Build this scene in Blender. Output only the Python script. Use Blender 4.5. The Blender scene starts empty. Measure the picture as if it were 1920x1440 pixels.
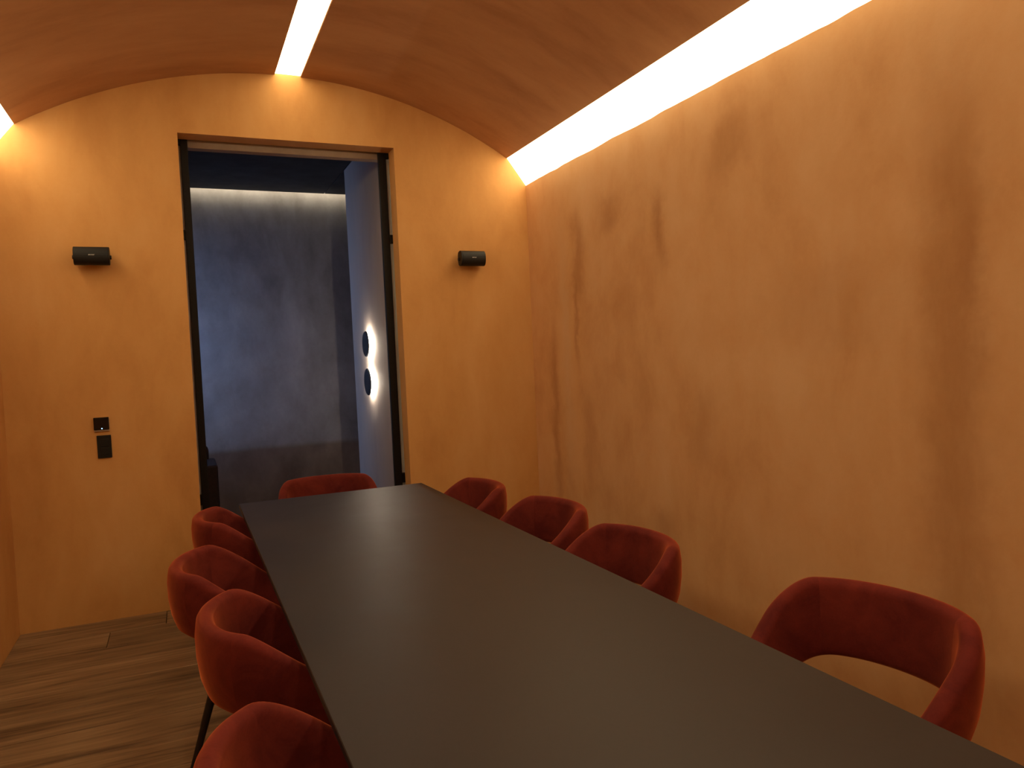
import bpy, bmesh, math, random
from mathutils import Vector, Matrix, noise

random.seed(7)
scene = bpy.context.scene
COL = scene.collection

# ------------------------------------------------------------------ camera
F_PX, YAW, PITCH, ROLL = 1402.4, 0.415304, -0.039162, -0.045878
CAM_H = 1.6
cam_data = bpy.data.cameras.new('camera')
cam_data.sensor_fit = 'HORIZONTAL'
cam_data.sensor_width = 36.0
cam_data.lens = F_PX / 1920.0 * 36.0
cam_data.clip_start = 0.02
cam = bpy.data.objects.new('camera', cam_data)
COL.objects.link(cam)
fwd = Vector((math.sin(YAW) * math.cos(PITCH), math.cos(YAW) * math.cos(PITCH), math.sin(PITCH)))
right0 = Vector((math.cos(YAW), -math.sin(YAW), 0))
up0 = right0.cross(fwd)
right = math.cos(ROLL) * right0 + math.sin(ROLL) * up0
up = -math.sin(ROLL) * right0 + math.cos(ROLL) * up0
m = Matrix((right, up, -fwd)).transposed().to_4x4()
m.translation = (0, 0, CAM_H)
cam.matrix_world = m
scene.camera = cam

# ------------------------------------------------------------------ world, daylight, exposure
STRIP_COLOR = (1.0, 0.79, 0.47, 1)
STRIP_SIDE = 7.6
STRIP_CENTRE = 7.6
SKY_COLOR = (0.30, 0.52, 1.0, 1)
SKY_STRENGTH = 10.0

world = bpy.data.worlds.new('dusk_sky')
scene.world = world
world.use_nodes = True
wn = world.node_tree.nodes['Background']
wn.inputs['Color'].default_value = SKY_COLOR
wn.inputs['Strength'].default_value = SKY_STRENGTH

scene.view_settings.view_transform = 'Standard'
scene.view_settings.look = 'None'
scene.view_settings.gamma = 1.0
scene.view_settings.use_curve_mapping = False
scene.view_settings.exposure = 0.0

portal = bpy.data.lights.new('window_portal', 'AREA')
portal.shape = 'RECTANGLE'; portal.size = 1.9; portal.size_y = 0.82
portal.cycles.is_portal = True
po = bpy.data.objects.new('window_portal', portal)
po.location = (-1.11, 7.71, 1.80)
po.rotation_euler = (0, -math.pi / 2, 0)      # shines towards +X, into the room beyond
COL.objects.link(po)

# ------------------------------------------------------------------ room dimensions (metres)
XL, XR = -1.010, 2.614          # side walls
YB, YE = -1.6, 5.473            # wall behind the camera, end wall
XC = 0.803                      # centre line of the vault
VH, VZ0, VZ1 = 1.654, 3.156, 3.625   # half chord, springing height, crown height
VR = (VH * VH + (VZ1 - VZ0) ** 2) / (2 * (VZ1 - VZ0))
COVE_Z = 2.954
DX0, DX1, DZ = 0.068, 1.540, 3.175   # doorway
WT = 0.15                       # end wall thickness
YF = 8.25                       # back wall of the room beyond
ZC = 3.413                      # its ceiling
XS, YS = 1.520, 7.158           # return wall that carries the disc lamps
ROOF = 3.80

# ------------------------------------------------------------------ helpers
class NT:
    def __init__(self, name):
        self.mat = bpy.data.materials.new(name)
        self.mat.use_nodes = True
        self.t = self.mat.node_tree
        self.bsdf = self.t.nodes.get('Principled BSDF')
        self.out = self.t.nodes.get('Material Output')
    def n(self, kind, **kw):
        node = self.t.nodes.new(kind)
        for k, v in kw.items():
            setattr(node, k, v)
        return node
    def l(self, a, b):
        self.t.links.new(a, b)
    def math(self, op, a, b=None):
        x = self.n('ShaderNodeMath', operation=op)
        for i, v in enumerate((a, b)):
            if v is None: continue
            if isinstance(v, (int, float)): x.inputs[i].default_value = v
            else: self.l(v, x.inputs[i])
        return x.outputs[0]
    def noise(self, vec, scale, detail=4, rough=0.55, dist=0.0):
        x = self.n('ShaderNodeTexNoise')
        x.inputs['Scale'].default_value = scale
        x.inputs['Detail'].default_value = detail
        x.inputs['Roughness'].default_value = rough
        x.inputs['Distortion'].default_value = dist
        self.l(vec, x.inputs['Vector'])
        return x.outputs['Fac']
    def mapping(self, vec, scale=(1, 1, 1), loc=(0, 0, 0)):
        x = self.n('ShaderNodeMapping')
        x.inputs['Scale'].default_value = scale
        x.inputs['Location'].default_value = loc
        self.l(vec, x.inputs['Vector'])
        return x.outputs['Vector']
    def ramp(self, fac, stops):
        x = self.n('ShaderNodeValToRGB')
        e = x.color_ramp.elements
        while len(e) < len(stops): e.new(0.5)
        for i, (p, c) in enumerate(stops):
            e[i].position = p
            e[i].color = (*c, 1) if len(c) == 3 else c
        self.l(fac, x.inputs['Fac'])
        return x.outputs['Color']
    def mix(self, fac, a, b, mode='MIX'):
        x = self.n('ShaderNodeMix', data_type='RGBA', blend_type=mode)
        for sock, v in ((x.inputs['Factor'], fac), (x.inputs['A'], a), (x.inputs['B'], b)):
            if isinstance(v, (int, float)): sock.default_value = v
            elif isinstance(v, tuple): sock.default_value = (*v, 1) if len(v) == 3 else v
            else: self.l(v, sock)
        return x.outputs['Result']
    def bump(self, height, strength, dist=0.01):
        x = self.n('ShaderNodeBump')
        x.inputs['Strength'].default_value = strength
        x.inputs['Distance'].default_value = dist
        self.l(height, x.inputs['Height'])
        self.l(x.outputs['Normal'], self.bsdf.inputs['Normal'])
    def set(self, **kw):
        for k, v in kw.items():
            s = self.bsdf.inputs[k.replace('_', ' ')]
            if isinstance(v, (int, float)): s.default_value = v
            elif isinstance(v, tuple): s.default_value = (*v, 1) if len(v) == 3 else v
            else: self.l(v, s)


def plaster(name, dark, mid, light, stains=(), offset=(0, 0, 0), stretch=(1, 1, 0.45), lower_band=None):
    """limewash: cloudy layers of colour, with optional stains given as (axis, centre, z, r, rz, colour, amount)"""
    N = NT(name)
    pos = N.n('ShaderNodeNewGeometry').outputs['Position']
    v = N.mapping(pos, stretch, offset)
    big = N.noise(v, 1.3, 4, 0.55, 0.6)
    medium = N.noise(v, 4.5, 5, 0.6, 0.3)
    fine = N.noise(pos, 38, 3, 0.6)
    f = N.math('ADD', N.math('MULTIPLY', big, 0.6), N.math('ADD', N.math('MULTIPLY', medium, 0.34), N.math('MULTIPLY', fine, 0.06)))
    col = N.ramp(f, [(0.34, dark), (0.50, mid), (0.66, light)])
    if stains or lower_band:
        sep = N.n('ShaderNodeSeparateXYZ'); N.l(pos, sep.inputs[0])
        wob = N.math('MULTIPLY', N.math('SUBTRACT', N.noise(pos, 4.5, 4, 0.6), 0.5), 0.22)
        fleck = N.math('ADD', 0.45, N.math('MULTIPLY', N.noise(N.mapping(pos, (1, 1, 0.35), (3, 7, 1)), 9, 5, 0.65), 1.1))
    for axis, c, z, r, rz, scol, amt in stains:
        a = N.math('DIVIDE', N.math('SUBTRACT', N.math('ADD', sep.outputs[axis], wob), c), r)
        b = N.math('DIVIDE', N.math('SUBTRACT', N.math('ADD', sep.outputs['Z'], wob), z), rz)
        d2 = N.math('ADD', N.math('MULTIPLY', a, a), N.math('POWER', N.math('ABSOLUTE', b), 4))
        g = N.math('MULTIPLY', N.math('EXPONENT', N.math('MULTIPLY', d2, -1.0)), amt)
        col = N.mix(N.math('MULTIPLY', g, fleck), col, scol)
    if lower_band:  # browner tone multiplied in below a soft, slightly wavy edge
        zz, dcol, amt = lower_band
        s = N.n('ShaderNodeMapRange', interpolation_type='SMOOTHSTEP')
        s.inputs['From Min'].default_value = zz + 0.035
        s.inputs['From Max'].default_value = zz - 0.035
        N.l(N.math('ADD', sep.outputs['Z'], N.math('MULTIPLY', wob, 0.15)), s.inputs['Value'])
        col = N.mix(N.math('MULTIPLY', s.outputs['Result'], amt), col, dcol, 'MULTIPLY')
    N.set(Base_Color=col, Roughness=0.78, Specular_IOR_Level=0.22)
    N.bump(N.math('ADD', medium, N.math('MULTIPLY', fine, 0.5)), 0.12, 0.01)
    return N.mat


def simple(name, color, rough=0.5, spec=0.5, metal=0.0, grain=0.0, gscale=60):
    N = NT(name)
    pos = N.n('ShaderNodeNewGeometry').outputs['Position']
    n = N.noise(pos, gscale, 3)
    lo = tuple(c * (1 - grain) for c in color); hi = tuple(c * (1 + grain) for c in color)
    N.set(Base_Color=N.ramp(n, [(0.3, lo), (0.7, hi)]), Roughness=rough, Specular_IOR_Level=spec, Metallic=metal)
    return N.mat


def emitter(name, color, strength):
    N = NT(name)
    N.t.nodes.remove(N.bsdf)
    e = N.n('ShaderNodeEmission')
    e.inputs['Color'].default_value = color
    e.inputs['Strength'].default_value = strength
    N.l(e.outputs[0], N.out.inputs['Surface'])
    return N.mat


def obj(name, bm, mat, parent=None, smooth=False, loc=(0, 0, 0)):
    me = bpy.data.meshes.new(name)
    bmesh.ops.recalc_face_normals(bm, faces=bm.faces)
    bm.to_mesh(me); bm.free()
    if smooth:
        for p in me.polygons: p.use_smooth = True
    me.materials.append(mat)
    o = bpy.data.objects.new(name, me)
    o.location = loc
    COL.objects.link(o)
    if parent: o.parent = parent
    return o


def empty(name, loc=(0, 0, 0), rz=0.0):
    o = bpy.data.objects.new(name, None)
    o.location = loc; o.rotation_euler = (0, 0, rz); o.empty_display_size = 0.1
    COL.objects.link(o)
    return o


def tag(o, label=None, cat=None, group=None, kind=None):
    if label: o['label'] = label
    if cat: o['category'] = cat
    if group: o['group'] = group
    if kind: o['kind'] = kind
    return o


def structure(o, label):
    return tag(o, label, None, None, 'structure')


def box(bm, x0, x1, y0, y1, z0, z1, bevel=0.0, seg=1):
    g = bmesh.ops.create_cube(bm, size=1.0)
    vs = g['verts']
    for v in vs:
        v.co = Vector((x0 + (v.co.x + .5) * (x1 - x0), y0 + (v.co.y + .5) * (y1 - y0), z0 + (v.co.z + .5) * (z1 - z0)))
    if bevel:
        es = list({e for v in vs for e in v.link_edges})
        bmesh.ops.bevel(bm, geom=es, offset=bevel, segments=seg, profile=0.5, affect='EDGES')
    return bm


def B(*a, **k):
    return box(bmesh.new(), *a, **k)


def loft(bm, rings, closed=True, cap=True):
    """rings: list of lists of points, the same count each"""
    vr = [[bm.verts.new(p) for p in r] for r in rings]
    n = len(vr[0])
    for a, b in zip(vr[:-1], vr[1:]):
        for i in range(n if closed else n - 1):
            j = (i + 1) % n
            bm.faces.new((a[i], a[j], b[j], b[i]))
    if cap:
        bm.faces.new(vr[0]); bm.faces.new(list(reversed(vr[-1])))
    return vr


def cyl(p0, p1, r0, r1, n=14, bm=None):
    bm = bm or bmesh.new()
    p0, p1 = Vector(p0), Vector(p1)
    d = (p1 - p0).normalized()
    a = d.orthogonal().normalized(); b = d.cross(a)
    ring = lambda p, r: [p + r * (math.cos(t) * a + math.sin(t) * b) for t in (2 * math.pi * i / n for i in range(n))]
    loft(bm, [ring(p0, r0), ring(p1, r1)])
    return bm


# ------------------------------------------------------------------ materials
BR = (0.36, 0.150, 0.050)
LT = (0.66, 0.42, 0.23)
right_stains = [
    ('Y', 1.88, 1.35, 0.13, 1.15, BR, 0.55), ('Y', 1.82, 1.85, 0.06, 0.55, BR, 0.35),
    ('Y', 4.66, 2.25, 0.07, 0.30, BR, 0.55), ('Y', 4.72, 1.85, 0.03, 0.35, BR, 0.45),
    ('Y', 4.25, 2.50, 0.12, 0.13, BR, 0.5), ('Y', 3.68, 2.30, 0.06, 0.20, BR, 0.55),
    ('Y', 3.05, 2.62, 0.16, 0.14, BR, 0.45), ('Y', 5.10, 1.05, 0.06, 0.75, BR, 0.5),
    ('Y', 4.90, 1.50, 0.075, 0.95, LT, 0.6), ('Y', 3.35, 1.15, 0.12, 0.22, BR, 0.32),
    ('Y', 4.62, 0.95, 0.08, 0.35, BR, 0.3), ('Y', 3.75, 0.50, 0.12, 0.14, BR, 0.4),
    ('Y', 2.45, 1.75, 0.35, 0.22, BR, 0.22),
]
M = {}
M['plaster_end'] = plaster('ochre_limewash_end', (0.50, 0.235, 0.075), (0.60, 0.31, 0.105), (0.66, 0.37, 0.145), offset=(2, 0, 5))
M['plaster_right'] = plaster('ochre_limewash_right', (0.56, 0.285, 0.115), (0.66, 0.37, 0.165), (0.71, 0.43, 0.215), stains=right_stains, stretch=(1, 1, 0.68))
M['plaster_left'] = plaster('ochre_limewash_left', (0.50, 0.225, 0.07), (0.58, 0.28, 0.09), (0.64, 0.34, 0.12), offset=(9, 3, 1))
M['plaster_vault'] = plaster('terracotta_limewash_vault', (0.37, 0.165, 0.068), (0.455, 0.22, 0.095), (0.52, 0.265, 0.12), offset=(4, 8, 2), stretch=(0.5, 1.6, 1))
M['plaster_grey'] = plaster('grey_limewash', (0.175, 0.155, 0.15), (0.29, 0.265, 0.26), (0.42, 0.39, 0.385), offset=(1, 2, 6), stretch=(0.9, 1, 0.5), lower_band=(0.74, (0.66, 0.50, 0.37), 0.9))  # turns darker and browner near the bottom of the wall
M['paint_grey'] = plaster('pale_grey_paint', (0.33, 0.28, 0.25), (0.37, 0.315, 0.28), (0.40, 0.34, 0.305), offset=(7, 2, 6))
M['track_header'] = simple('taupe_plaster', (0.36, 0.27, 0.21), 0.8, 0.2, grain=0.1, gscale=8)
M['dark_ceiling'] = simple('dark_ceiling_board', (0.018, 0.018, 0.022), 0.7, 0.2, grain=0.4, gscale=6)
M['black_steel'] = simple('black_steel', (0.005, 0.0045, 0.0045), 0.45, 0.25, grain=0.2)
M['black_plastic'] = simple('black_plastic', (0.008, 0.007, 0.0065), 0.5, 0.3, grain=0.2)
M['grille'] = simple('black_speaker_grille', (0.010, 0.009, 0.0085), 0.55, 0.3, grain=0.35, gscale=900)
M['pale_plastic'] = simple('pale_plastic', (0.55, 0.48, 0.42), 0.4, 0.5, grain=0.05)
M['logo_silver'] = simple('silver_lettering', (0.85, 0.83, 0.80), 0.35, 0.5, grain=0.03)
M['black_glass'] = simple('black_glass', (0.004, 0.004, 0.005), 0.08, 0.5, grain=0.1)
M['dark_wood'] = simple('dark_wood_leg', (0.014, 0.009, 0.007), 0.5, 0.35, grain=0.4, gscale=30)
M['dark_leather'] = simple('dark_brown_leather', (0.022, 0.010, 0.008), 0.6, 0.3, grain=0.3, gscale=40)
M['lamp_disc'] = simple('slate_lamp_disc', (0.030, 0.038, 0.055), 0.6, 0.3, grain=0.2)
M['concrete'] = simple('roof_concrete', (0.3, 0.3, 0.3), 0.9, 0.2, grain=0.1, gscale=3)
M['led_warm'] = emitter('warm_diffuser', STRIP_COLOR, STRIP_SIDE)
M['led_centre'] = emitter('warm_centre_diffuser', STRIP_COLOR, STRIP_CENTRE)
M['led_cove'] = emitter('warm_led_tape', (1.0, 0.88, 0.62, 1), 26.0)
M['led_disc'] = emitter('warm_lamp_ring', (1.0, 0.86, 0.66, 1), 170.0)
M['led_blue'] = emitter('blue_indicator', (0.35, 0.6, 1.0, 1), 5.0)


def table_material():
    N = NT('dark_stone_laminate')
    pos = N.n('ShaderNodeNewGeometry').outputs['Position']
    a = N.noise(pos, 2.2, 5, 0.6, 0.4); b = N.noise(pos, 90, 3, 0.6)
    f = N.math('ADD', N.math('MULTIPLY', a, 0.75), N.math('MULTIPLY', b, 0.25))
    N.set(Base_Color=N.ramp(f, [(0.35, (0.021, 0.0155, 0.015)), (0.65, (0.030, 0.0225, 0.021))]),
          Roughness=N.math('ADD', 0.41, N.math('MULTIPLY', a, 0.14)), Specular_IOR_Level=0.34)
    return N.mat
M['table'] = table_material()


def velvet_material():
    N = NT('rust_velvet')
    tc = N.n('ShaderNodeTexCoord').outputs['Object']
    rnd = N.n('ShaderNodeObjectInfo').outputs['Random']
    off = N.n('ShaderNodeVectorMath', operation='ADD'); N.l(tc, off.inputs[0])
    cmb = N.n('ShaderNodeCombineXYZ'); N.l(N.math('MULTIPLY', rnd, 17.0), cmb.inputs[0]); N.l(cmb.outputs[0], off.inputs[1])
    v = off.outputs[0]
    a = N.noise(v, 7, 5, 0.62, 0.5); b = N.noise(v, 160, 2, 0.5)
    f = N.math('ADD', N.math('MULTIPLY', a, 0.85), N.math('MULTIPLY', b, 0.15))
    N.set(Base_Color=N.ramp(f, [(0.36, (0.090, 0.012, 0.011)), (0.66, (0.165, 0.025, 0.018))]), Roughness=0.85,
          Specular_IOR_Level=0.1, Sheen_Weight=0.7, Sheen_Roughness=0.35, Sheen_Tint=(1.0, 0.24, 0.08))
    N.bump(f, 0.15, 0.004)
    return N.mat
M['velvet'] = velvet_material()


def wood_material():
    N = NT('brown_oak_plank')
    pos = N.n('ShaderNodeNewGeometry').outputs['Position']
    rnd = N.n('ShaderNodeObjectInfo').outputs['Random']
    off = N.n('ShaderNodeVectorMath', operation='ADD'); N.l(pos, off.inputs[0])
    cmb = N.n('ShaderNodeCombineXYZ')
    N.l(N.math('MULTIPLY', rnd, 31.0), cmb.inputs[0]); N.l(N.math('MULTIPLY', rnd, 13.0), cmb.inputs[1]); N.l(cmb.outputs[0], off.inputs[1])
    grain = N.noise(N.mapping(off.outputs[0], (0.9, 14, 1)), 2.2, 6, 0.62, 0.9)
    streak = N.noise(N.mapping(off.outputs[0], (0.5, 5, 1)), 1.6, 3, 0.5, 0.4)
    f = N.math('ADD', N.math('MULTIPLY', grain, 0.55), N.math('MULTIPLY', streak, 0.45))
    col = N.ramp(f, [(0.36, (0.065, 0.034, 0.017)), (0.47, (0.19, 0.108, 0.052)), (0.64, (0.32, 0.195, 0.098))])
    tint = N.math('ADD', 0.72, N.math('MULTIPLY', rnd, 0.5))
    col = N.mix(1.0, col, N.ramp(tint, [(0.0, (0, 0, 0)), (1.0, (1, 1, 1))]), 'MULTIPLY')
    N.set(Base_Color=col, Roughness=0.55, Specular_IOR_Level=0.3)
    N.bump(grain, 0.2, 0.004)
    return N.mat
M['wood'] = wood_material()


def glass_material(name, tint, fac, rough):
    N = NT(name)
    N.t.nodes.remove(N.bsdf)
    tr = N.n('ShaderNodeBsdfTransparent'); tr.inputs[0].default_value = (*tint, 1)
    gl = N.n('ShaderNodeBsdfGlossy'); gl.inputs['Roughness'].default_value = rough
    df = N.n('ShaderNodeBsdfDiffuse'); df.inputs[0].default_value = (0.72, 0.70, 0.66, 1)
    fr = N.n('ShaderNodeFresnel'); fr.inputs[0].default_value = 1.45
    m1 = N.n('ShaderNodeMixShader'); m2 = N.n('ShaderNodeMixShader')
    m1.inputs[0].default_value = fac
    N.l(tr.outputs[0], m1.inputs[1]); N.l(df.outputs[0], m1.inputs[2])
    N.l(fr.outputs[0], m2.inputs[0]); N.l(m1.outputs[0], m2.inputs[1]); N.l(gl.outputs[0], m2.inputs[2])
    N.l(m2.outputs[0], N.out.inputs['Surface'])
    return N.mat
M['glass'] = glass_material('window_glass', (0.95, 0.97, 1.0), 0.0, 0.02)
M['frosted'] = glass_material('frosted_glass', (0.8, 0.8, 0.8), 0.8, 0.25)

# ------------------------------------------------------------------ the shell
# floor: a slab with individual boards laid across the room
floor = structure(obj('floor', B(-2.6, 4.0, YB - .2, YF + .2, -0.12, -0.022), M['dark_wood']), 'brown wooden plank floor with boards laid across the room')
PW = 0.272


def lay_boards(x0, x1, y0, y1, seed):
    rng = random.Random(seed)
    y = y1; row = 0
    while y > y0 + 0.02:
        yb = max(y0, y - PW)
        x = x0; first = True
        while x < x1 - 0.01:
            ln = rng.uniform(0.5, 1.9) if first else rng.uniform(1.7, 2.1)
            first = False
            xe = min(x1, x + ln)
            if x1 - xe < 0.3: xe = x1
            bm = B(0.0015, xe - x - 0.0015, 0.0015, (y - yb) - 0.0015, -0.022, rng.uniform(-0.0012, 0.0), bevel=0.0022)
            obj('plank', bm, M['wood'], floor, loc=(x, yb, 0))
            x = xe
        y = yb; row += 1


lay_boards(XL, XR, YB, YE, 3)
lay_boards(DX0, DX1, YE, YE + WT, 5)
lay_boards(-0.95, 3.7, YE + WT, YF, 4)

# end wall with the doorway
bm = bmesh.new()
box(bm, -2.4, DX0, YE, YE + WT, -0.05, ROOF)
box(bm, DX1, 3.8, YE, YE + WT, -0.05, ROOF)
box(bm, DX0, DX1, YE, YE + WT, DZ, ROOF)
structure(obj('wall_end', bm, M['plaster_end']), 'ochre limewashed end wall with the tall doorway')
structure(obj('wall_right', B(XR, XR + .15, YB - .15, YE, -0.05, ROOF), M['plaster_right']), 'long blotchy ochre limewashed wall on the right')
structure(obj('wall_left', B(XL - .15, XL, YB - .15, YE, -0.05, ROOF), M['plaster_left']), 'ochre limewashed wall at the left edge')
structure(obj('wall_rear', B(XL, XR, YB - .15, YB, -0.05, ROOF), M['plaster_left']), 'ochre limewashed wall behind the viewer')
structure(obj('roof_slab', B(-2.6, 4.0, YB - .2, YF + .2, ROOF, ROOF + .1), M['concrete']), 'concrete slab over the vault')


def vz(x):
    return VZ1 - (VR - math.sqrt(VR * VR - (x - XC) ** 2))


# barrel vault in two halves with a slot for the lamp along the crown
SLOT0, SLOT1 = XC - 0.090, XC + 0.090
VT = 0.06
bm = bmesh.new()
for xa, xb in ((XC - VH, SLOT0), (SLOT1, XC + VH)):
    n = 28
    xs = [xa + (xb - xa) * i / n for i in range(n + 1)]
    ring = [(x, vz(x)) for x in xs] + [(x, vz(x) + VT) for x in reversed(xs)]
    loft(bm, [[(x, YB, z) for x, z in ring], [(x, YE, z) for x, z in ring]])
structure(obj('ceiling', bm, M['plaster_vault']), 'shallow terracotta barrel vault split by a light strip')


# light strips -----------------------------------------------------
def cove_light(side, label):
    t = empty('cove_light', (XC + side * (VH + .07), YB + .01, COVE_Z))
    tag(t, label, 'light', 'light strips of the vault')
    L = YE - YB
    n = 150
    lo, hi = [], []
    xe = XC + side * VH; xw = XR if side > 0 else XL
    for i in range(n + 1):
        y = YB + L * i / n
        wob = 0.011 * noise.noise((y * 2.3, side * 5, 0.3)) + 0.004 * noise.noise((y * 9, side, 2.0))
        lo.append(Vector((xw + side * 0.004, y, COVE_Z - 0.004 + wob)))
        hi.append(Vector((xe, y, VZ0 + 0.004)))
    bm = bmesh.new()
    for i in range(n):
        bm.faces.new([bm.verts.new(p) for p in (lo[i], lo[i + 1], hi[i + 1], hi[i])])
    bmesh.ops.remove_doubles(bm, verts=bm.verts, dist=1e-5)
    g = bmesh.ops.extrude_face_region(bm, geom=bm.faces[:])
    for v in g['geom']:
        if isinstance(v, bmesh.types.BMVert): v.co += Vector((side * 0.012, 0, 0.012))
    d = obj('diffuser', bm, M['led_warm'])
    d.parent = t; d.matrix_parent_inverse = Matrix.Translation(-t.location)
    # plaster lip at the vault edge
    s = obj('edge_trim', B(min(xe, xe + side * .012), max(xe, xe + side * .012), YB, YE, VZ0 + .004, VZ0 + .05), M['plaster_vault'])
    s.parent = t; s.matrix_parent_inverse = Matrix.Translation(-t.location)
    return t


cove_light(1, 'long glowing light strip in the cove above the right wall')
cove_light(-1, 'glowing light strip in the cove above the left wall')

t = empty('ceiling_light', (XC, YB + .01, VZ1))
tag(t, 'straight glowing light strip along the crown of the vault', 'light', 'light strips of the vault')
inv = Matrix.Translation(-t.location)
for nm, bm, mt in (('diffuser', B(SLOT0 + .002, SLOT1 - .002, YB, YE, VZ1 + 0.008, VZ1 + 0.02), 'led_centre'),
                   ('side_channel', B(SLOT0 - .002, SLOT0 + .002, YB, YE, VZ1 + .001, VZ1 + .05), 'plaster_vault'),
                   ('side_channel', B(SLOT1 - .002, SLOT1 + .002, YB, YE, VZ1 + .001, VZ1 + .05), 'plaster_vault')):
    o = obj(nm, bm, M[mt]); o.parent = t; o.matrix_parent_inverse = inv

# ------------------------------------------------------------------ the room beyond the doorway
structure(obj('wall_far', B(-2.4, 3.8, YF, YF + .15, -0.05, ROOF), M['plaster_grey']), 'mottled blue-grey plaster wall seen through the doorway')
structure(obj('wall_far_right', B(3.7, 3.85, YE + WT, YF, -0.05, ROOF), M['paint_grey']), 'grey wall at the right end of the room beyond')
structure(obj('wall_return', B(XS, XS + .16, YE + WT + .10, YS, -0.02, ZC + .1), M['paint_grey']), 'smooth grey return wall carrying the two disc lamps')
# wall with the window on the left of the room beyond
bm = bmesh.new()
wx0, wx1 = -1.10, -0.95
wy0, wy1, wz0, wz1 = 7.30, 8.12, 0.85, 2.75
box(bm, wx0, wx1, YE + WT, wy0, -0.05, ROOF)
box(bm, wx0, wx1, wy1, YF, -0.05, ROOF)
box(bm, wx0, wx1, wy0, wy1, -0.05, wz0)
box(bm, wx0, wx1, wy0, wy1, wz1, ROOF)
structure(obj('wall_far_left', bm, M['paint_grey']), 'grey wall with the window in the room beyond')
w = structure(empty('window_1', (wx0 + .06, (wy0 + wy1) / 2, wz0)), 'dark framed window lighting the room beyond')
inv = Matrix.Translation(-w.location)
for nm, bm, mt in (('window_frame', B(wx0 + .03, wx0 + .09, wy0, wy0 + .05, wz0, wz1), 'black_steel'),
                   ('window_frame', B(wx0 + .03, wx0 + .09, wy1 - .05, wy1, wz0, wz1), 'black_steel'),
                   ('window_frame', B(wx0 + .03, wx0 + .09, wy0 + .05, wy1 - .05, wz0, wz0 + .05), 'black_steel'),
                   ('window_frame', B(wx0 + .03, wx0 + .09, wy0 + .05, wy1 - .05, wz1 - .05, wz1), 'black_steel'),
                   ('pane', B(wx0 + .055, wx0 + .061, wy0 + .05, wy1 - .05, wz0 + .05, wz1 - .05), 'glass')):
    o = obj(nm, bm, M[mt]); o.parent = w; o.matrix_parent_inverse = inv

# dark ceiling boards with a joint, stopping short of the back wall for the light slot
ceil2 = structure(empty('ceiling_beyond', (0, YE + WT, ZC)), 'black ceiling of the room beyond')
inv = Matrix.Translation(-ceil2.location)
YSL = YF - 0.075
for xa, xb in ((-0.95, XS - 0.010), (XS - 0.002, 3.7)):
    o = obj('panel', B(xa, xb, YE + WT, YSL, ZC, ZC + .03, bevel=0.002), M['dark_ceiling'])
    o.parent = ceil2; o.matrix_parent_inverse = inv
o = obj('backing', B(-0.95, 3.7, YE + WT, YSL - .02, ZC + .035, ZC + .06), M['dark_ceiling'])
o.parent = ceil2; o.matrix_parent_inverse = inv
t = empty('slot_light', (0, YF - .04, ZC + .1))
tag(t, 'thin warm light slot along the top of the grey wall', 'light')
inv = Matrix.Translation(-t.location)
for nm, bm, mt in (('led_tape', B(-0.9, 3.6, YSL - .02, YSL + .0, ZC + .062, ZC + .072), 'led_cove'),
                   ('channel', B(-0.93, 3.65, YSL - .06, YF - .002, ZC + .13, ZC + .14), 'paint_grey')):
    o = obj(nm, bm, M[mt]); o.parent = t; o.matrix_parent_inverse = inv

# header over the sliding leaves
structure(obj('trim_1', B(DX0 - .7, DX1 + .05, YE + WT + .062, YE + WT + .14, 3.137, ZC - .002), M['track_header']), 'plastered track header behind the doorway lintel')


# black steel sliding door leaves, pushed back behind the wall
def door_leaf(name, label, x_edge, direction, stile_w):
    LW = 0.78
    d = structure(empty(name, (x_edge, YE + WT + .03, 0)), label)
    ya, yb = -0.018, 0.022
    top = 3.22

    def part(nm, x0, x1, z0, z1, y0=ya, y1=yb, mt='black_steel'):
        xa, xb = sorted((x0 * direction, x1 * direction))
        return obj(nm, B(xa, xb, y0, y1, z0, z1, bevel=0.002), M[mt], d)
    part('stile', 0, stile_w, 0.008, top)
    part('stile', LW - .05, LW, 0.008, top)
    rails = ((0.008, 0.09), (0.648, 0.722), (2.495, 2.560), (top - .08, top))
    for z0, z1 in rails:
        part('rail', stile_w, LW - .05, z0, z1)
    for (a0, a1), (b0, b1) in zip(rails[:-1], rails[1:]):
        part('pane', stile_w, LW - .05, a1, b0, 0.006, 0.014, 'frosted')
    return d


door_leaf('door_1', 'black steel sliding door leaf with frosted panes, on the left of the doorway', 0.130, -1, 0.047)
door_leaf('door_2', 'black steel sliding door leaf with frosted panes, on the right of the doorway', 1.464, 1, 0.056)


# ------------------------------------------------------------------ disc lamps on the return wall
def disc_lamp(z, r, label):
    s = 0.038
    y = 6.635 * (XS - s) / XS
    t = empty('wall_lamp', (XS, y, z))
    tag(t, label, 'lamp', 'disc lamps on the return wall')

    def disc(x0, x1, ra, rb, n=40, prof=None):
        bm = bmesh.new()
        loft(bm, [[(x, rr * math.cos(2 * math.pi * i / n), rr * math.sin(2 * math.pi * i / n)) for i in range(n)] for x, rr in (prof or ((x0, ra), (x1, rb)))])
        return bm
    obj('disc', disc(0, 0, 0, 0, prof=((-s + .006, r * .97), (-s + .003, r), (-s - .002, r), (-s - .008, r * .94), (-s - .012, r * .78), (-s - .014, r * .45))), M['lamp_disc'], t)
    obj('wall_mount', disc(-s + .006, -0.001, .028, .034), M['black_steel'], t)
    obj('light_ring', disc(-s + .0062, -s + .018, r * .80, r * .78), M['led_disc'], t)
    return t


disc_lamp(1.750, 0.112, 'upper of two dark round wall lamps with a glowing halo')
disc_lamp(1.421, 0.118, 'lower of two dark round wall lamps with a glowing halo')

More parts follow.
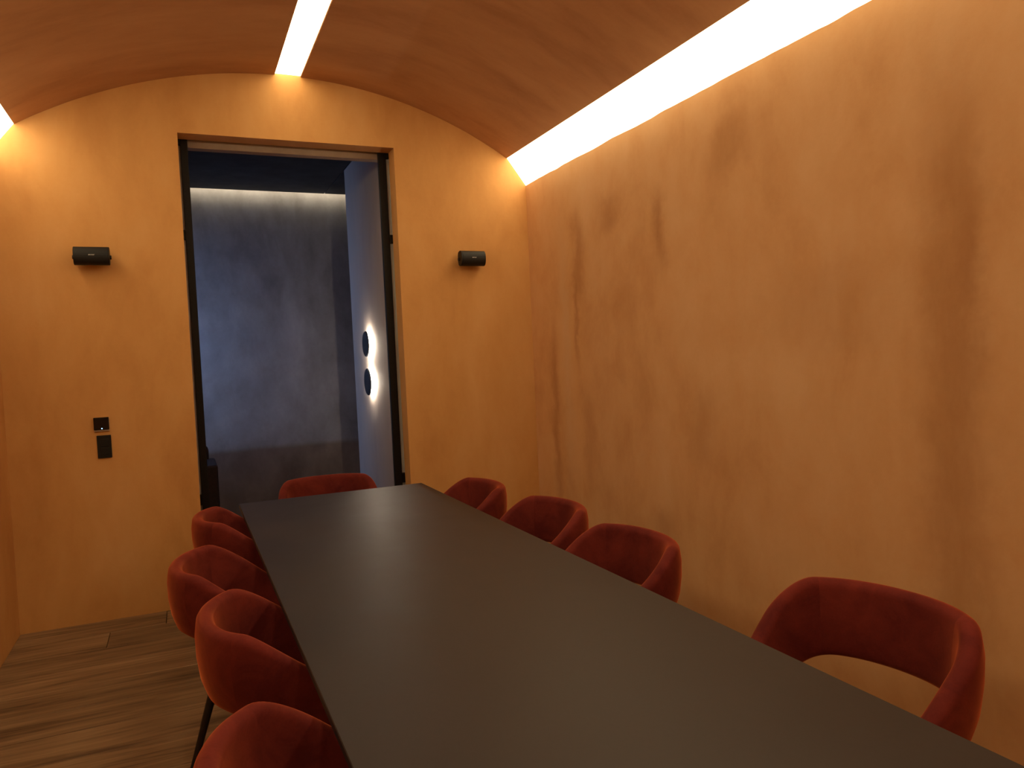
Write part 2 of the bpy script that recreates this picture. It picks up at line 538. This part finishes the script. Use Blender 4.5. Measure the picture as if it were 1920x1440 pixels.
# ------------------------------------------------------------------ armchair half hidden behind the left door leaf
t = empty('lounge_chair', (-0.10, 7.62, 0))
tag(t, 'dark lounge chair half hidden behind the left door leaf in the room beyond', 'chair')
obj('seat', B(-.245, .245, -.33, .22, .22, .43, bevel=.03, seg=3), M['dark_leather'], t)
bm = B(-.25, .30, .16, .30, .30, .86, bevel=.05, seg=3)
obj('backrest', bm, M['dark_leather'], t)
for s in (-1, 1):
    obj('armrest', B(min(s * .25, s * .355), max(s * .25, s * .355), -.36, .26, .20, .725, bevel=.02, seg=3), M['dark_leather'], t)
for sx in (-1, 1):
    for sy in (-1, 1):
        obj('leg', cyl((sx * .27, sy * .22 - .04, .22), (sx * .29, sy * .25 - .04, 0), .02, .014), M['dark_wood'], t)

# ------------------------------------------------------------------ conference table
TX0, TX1, TY0, TY1, TZ = 0.281, 1.464, 0.42, 4.938, 0.75
t = empty('conference_table', ((TX0 + TX1) / 2, (TY0 + TY1) / 2, 0))
tag(t, 'long dark grey conference table running towards the doorway', 'table')
hx, hy = (TX1 - TX0) / 2, (TY1 - TY0) / 2
obj('tabletop', B(-hx, hx, -hy, hy, TZ - .024, TZ, bevel=.002), M['table'], t)
obj('apron', B(-.16, .16, -hy + .3, hy - .3, TZ - .09, TZ - .0245, bevel=.003), M['black_steel'], t)
for sy in (-1, 1):
    y = sy * (hy - .75)
    obj('leg', B(-.17, .17, y - .04, y + .04, .02, TZ - .0905, bevel=.004), M['black_steel'], t)
    obj('foot', B(-.24, .24, y - .07, y + .07, .0, .0195, bevel=.003), M['black_steel'], t)

# ------------------------------------------------------------------ chairs
SEAT_Z = 0.47


def u_path(n=64):
    """centre line of the wrap-round back, from one arm tip round the back to the other"""
    hw, by, tip = 0.306, -0.2434, 0.17
    pts = []
    for i in range(9):
        f = i / 9
        pts.append(Vector((hw - 0.012 * (1 - f) ** 2, tip * (1 - f), 0)))
    e = 2 / 2.14
    for i in range(n + 1):
        a = math.pi * i / n
        c, s = math.cos(a), math.sin(a)
        pts.append(Vector((hw * math.copysign(abs(c) ** e, c), by * abs(s) ** e, 0)))
    for i in range(1, 10):
        f = i / 9
        pts.append(Vector((-hw + 0.012 * f ** 2, tip * f, 0)))
    # resample evenly
    L = [0]
    for a, b in zip(pts[:-1], pts[1:]): L.append(L[-1] + (b - a).length)
    out = []; j = 0; N = 84
    for i in range(N + 1):
        d = L[-1] * i / N
        while j < len(L) - 2 and L[j + 1] < d: j += 1
        q = (d - L[j]) / max(1e-9, L[j + 1] - L[j])
        out.append(pts[j].lerp(pts[j + 1], q))
    return out


def sstep(a, b, x):
    q = min(1, max(0, (x - a) / (b - a)))
    return q * q * (3 - 2 * q)


def rim_z(y):
    z = 0.800
    d = max(0, y + 0.1513)
    return z - 0.832 * (d * d / (d + 0.055))


def low_z(y):
    return 0.545 - 0.165 * sstep(-0.20, 0.17, y)


U = u_path()


def shell_section(i, pinch=0.0):
    p = U[i]
    a = U[max(0, i - 1)]; b = U[min(len(U) - 1, i + 1)]
    tan = (b - a).normalized()
    nrm = Vector((tan.y, -tan.x, 0))
    if nrm.dot(p - Vector((0, 0.05, 0))) < 0: nrm = -nrm       # outward
    zt, zb = rim_z(p.y), low_z(p.y)
    th = 0.029 - pinch
    prof = []
    r = th
    for k in range(9):                                        # rounded rim, outside to inside
        a_ = math.pi * k / 8
        prof.append((math.cos(a_) * th, zt - r + r * math.sin(a_) - pinch))
    for q in (0.25, 0.5, 0.75):
        prof.append((-th - 0.006 * math.sin(math.pi * q), zt + (zb - zt) * q))
    for k in range(7):
        a_ = math.pi + math.pi * k / 6
        prof.append((math.cos(a_) * th * .9, zb + r * .9 + r * .9 * math.sin(a_) + pinch))
    for q in (0.75, 0.5, 0.25):
        prof.append((th + 0.008 * math.sin(math.pi * q), zt + (zb - zt) * q))
    out = []
    for o_, z in prof:
        lean = 0.028 * ((z - 0.70) / 0.30)
        if z > 0.70: lean *= 0.3
        out.append(p + nrm * (o_ + lean) + Vector((0, 0, z)))
    return out


def shell_part(i0, i1, tip0=False, tip1=False):
    rings = []
    for i in range(i0, i1 + 1):
        pinch = 0.0
        if i == i0 and not tip0: pinch = 0.0
        if i == i1 and not tip1: pinch = 0.0
        rings.append(shell_section(i, pinch))

    def rounded(ring, direction):
        c = sum(ring, Vector()) / len(ring)
        res = []
        for f, sc in ((0.012, .93), (0.021, .78), (0.026, .5)):
            res.append([c + (v - c) * Vector((sc, 1, 1 - (1 - sc) * .12)).x if False else Vector((c.x + (v.x - c.x) * sc, v.y + direction * f, c.z + (v.z - c.z) * (1 - (1 - sc) * .16))) for v in ring])
        return res
    if tip0: rings = list(reversed(rounded(rings[0], 1))) + rings
    if tip1: rings = rings + rounded(rings[-1], 1)
    bm = bmesh.new()
    vr = loft(bm, rings, cap=False)
    if tip0: bm.faces.new(vr[0])
    if tip1: bm.faces.new(list(reversed(vr[-1])))
    return bm


def seat_bm():
    bm = bmesh.new()
    n = 40

    def ring(sc, z, dome=0.0):
        pts = []
        for i in range(n):
            a = 2 * math.pi * i / n
            c, s = math.cos(a), math.sin(a)
            e = 2 / 3.6
            x = 0.245 * sc * math.copysign(abs(c) ** e, c)
            y = 0.045 + 0.205 * sc * math.copysign(abs(s) ** e, s)
            pts.append((x, y, z))
        return pts
    loft(bm, [ring(.90, .350), ring(.97, .357), ring(1.0, .375), ring(1.0, .42), ring(.985, .435), ring(.94, .446), ring(.8, .452), ring(.45, .456)])
    return bm


SEAM = 24
protos = {}
pe = empty('dining_chair')
nU = len(U) - 1
obj('backrest', shell_part(SEAM, nU - SEAM), M['velvet'], pe, smooth=True)
obj('armrest', shell_part(0, SEAM, tip0=True), M['velvet'], pe, smooth=True)
obj('armrest', shell_part(nU - SEAM, nU, tip1=True), M['velvet'], pe, smooth=True)
obj('seat', seat_bm(), M['velvet'], pe, smooth=True)
for sx in (-1, 1):
    obj('leg', cyl((sx * .145, -.095, .358), (sx * .185, -.205, 0), .0175, .0125), M['dark_wood'], pe, smooth=False)
    obj('leg', cyl((sx * .150, .150, .358), (sx * .195, .230, 0), .0175, .0125), M['dark_wood'], pe, smooth=False)

BACK = 0.2724     # distance from chair origin to the outside of its back
chairs = [
    # back-centre x, y, heading (degrees; 0 faces +X), label
    (0.008, 4.401, 0, 'rust velvet armchair farthest along the left side of the table, beside the doorway'),
    (-0.092, 3.420, -7, 'rust velvet armchair pulled out farthest on the left side, second from the doorway'),
    (-0.003, 2.616, 0, 'rust velvet armchair on the left side, third from the doorway, its whole shell in view'),
    (-0.028, 1.615, -3, 'rust velvet armchair nearest the viewer on the left side, cut by the bottom edge'),
    (1.821, 4.394, 179.4, 'rust velvet armchair farthest along the right wall, nearest the room corner'),
    (1.908, 3.56, 182.3, 'rust velvet armchair along the right wall, second from the room corner'),
    (1.880, 2.739, 181.5, 'rust velvet armchair along the right wall, third from the room corner'),
    (2.072, 1.662, 187.5, 'large-looking rust velvet armchair alone at lower right, nearest the viewer by the right wall'),
    (0.904, 5.467, -94.5, 'rust velvet armchair at the far head of the table in front of the doorway'),
]


def place(root, bx, by, deg, label):
    a = math.radians(deg)
    root.location = (bx + math.cos(a) * BACK, by + math.sin(a) * BACK, 0)
    root.rotation_euler = (0, 0, a - math.pi / 2)
    tag(root, label, 'chair', 'rust velvet chairs around the table')


kids = list(pe.children)
for i, (bx, by, deg, label) in enumerate(chairs):
    if i == 0:
        r = pe
    else:
        r = pe.copy(); COL.objects.link(r)
        for k in kids:
            c = k.copy(); COL.objects.link(c); c.parent = r
    place(r, bx, by, deg, label)


# ------------------------------------------------------------------ loudspeakers on the end wall
def text_mesh(name, body, size, mat, parent, loc, rot):
    cu = bpy.data.curves.new(name, 'FONT')
    cu.body = body; cu.size = size; cu.extrude = 0.0006; cu.shear = 0.35
    cu.align_x = 'CENTER'; cu.align_y = 'CENTER'
    tmp = bpy.data.objects.new(name + '_tmp', cu)
    COL.objects.link(tmp)
    dg = bpy.context.evaluated_depsgraph_get()
    me = bpy.data.meshes.new_from_object(tmp.evaluated_get(dg))
    bpy.data.objects.remove(tmp)
    me.materials.clear(); me.materials.append(mat)
    o = bpy.data.objects.new(name, me)
    COL.objects.link(o); o.parent = parent
    o.location = loc; o.rotation_euler = rot
    return o


def speaker(x, z, yaw, label):
    t = empty('wall_speaker', (x, YE, z), yaw)
    tag(t, label, 'speaker', 'loudspeakers on the end wall')
    hw, hh = 0.100, 0.0575
    # side profile in (y, z): wall at y = 0, towards the room is -y
    prof = [(-.035, -hh), (-.035, hh)]
    arc = []
    for k in range(13):
        a = math.pi / 2 - math.pi * k / 12
        arc.append((-.078 - .040 * math.cos(a) ** 0.8 if math.cos(a) > 0 else -.078, hh * math.sin(a)))
    rear = []
    for k in range(7):
        a = -math.pi / 2 + math.pi * k / 6
        rear.append((-.060 + .028 * max(0, math.cos(a)) ** .7, hh * .98 * math.sin(a)))
    full = arc + rear
    bm = bmesh.new()
    loft(bm, [[(xx, y, zz) for y, zz in full] for xx in (-hw + .007, hw - .007)])
    obj('cabinet', bm, M['black_plastic'], t)
    bm = bmesh.new()                       # curved perforated front
    g0 = [(y - .003, zz * .95) for y, zz in arc[1:-1]]
    g1 = [(y + .001, zz * .95) for y, zz in reversed(arc[1:-1])]
    loft(bm, [[(xx, y, zz) for y, zz in g0 + g1] for xx in (-hw + .012, hw - .012)])
    front = obj('grille', bm, M['grille'], t)
    for s in (-1, 1):
        bm = bmesh.new()
        cy = sum(p[0] for p in full) / len(full)
        rg = lambda xx, sc: [(xx, cy + (y - cy) * sc, zz * sc) for y, zz in full]
        loft(bm, [rg(s * (hw - .0069), 1.0), rg(s * (hw - .002), 1.0), rg(s * hw, .94)])
        cap = obj('end_cap', bm, M['black_plastic'], t)
        obj('knob', cyl((s * (hw + .0002), -.062, -.006), (s * (hw + .009), -.062, -.006), .014, .012), M['black_plastic'], cap)
    obj('bracket', B(-.045, .045, -.034, 0, -.035, .025, bevel=.004), M['black_plastic'], t)
    text_mesh('logo', 'BOSE', .0145, M['logo_silver'], front, (0, -.1222, .002), (math.pi / 2, 0, 0)).scale = (1.0, 0.55, 1.0)
    return t


speaker(-0.472, 2.342, 0.0, 'black wall loudspeaker left of the doorway above the light switch')
speaker(2.090, 2.352, 0.03, 'black wall loudspeaker right of the doorway near the room corner')

# ------------------------------------------------------------------ thermostat and switch
t = empty('thermostat', (-0.487, YE, 1.230))
tag(t, 'small black glass thermostat with a blue indicator light', 'thermostat')
obj('base', B(-.044, .044, -.012, 0, -.002, .088, bevel=.002), M['pale_plastic'], t)
glass = obj('screen', B(-.044, .044, -.022, -.0121, .008, .089, bevel=.003, seg=2), M['black_glass'], t)
obj('indicator', cyl((.002, -.0222, .017), (.002, -.0232, .017), .0032, .003), M['led_blue'], glass)
obj('sensor_slot', B(-.010, .006, -.0228, -.0221, .080, .083), M['black_plastic'], glass)

t = empty('light_switch', (-0.479, YE, 1.055))
tag(t, 'black rectangular switch plate below the thermostat', 'switch')
plate = obj('plate', B(-.041, .041, -.009, 0, 0, .147, bevel=.002), M['black_plastic'], t)
for k in range(2):
    obj('rocker', B(-.026, .026, -.0125, -.0091, .022 + k * .053, .070 + k * .053, bevel=.0015), M['black_plastic'], plate)
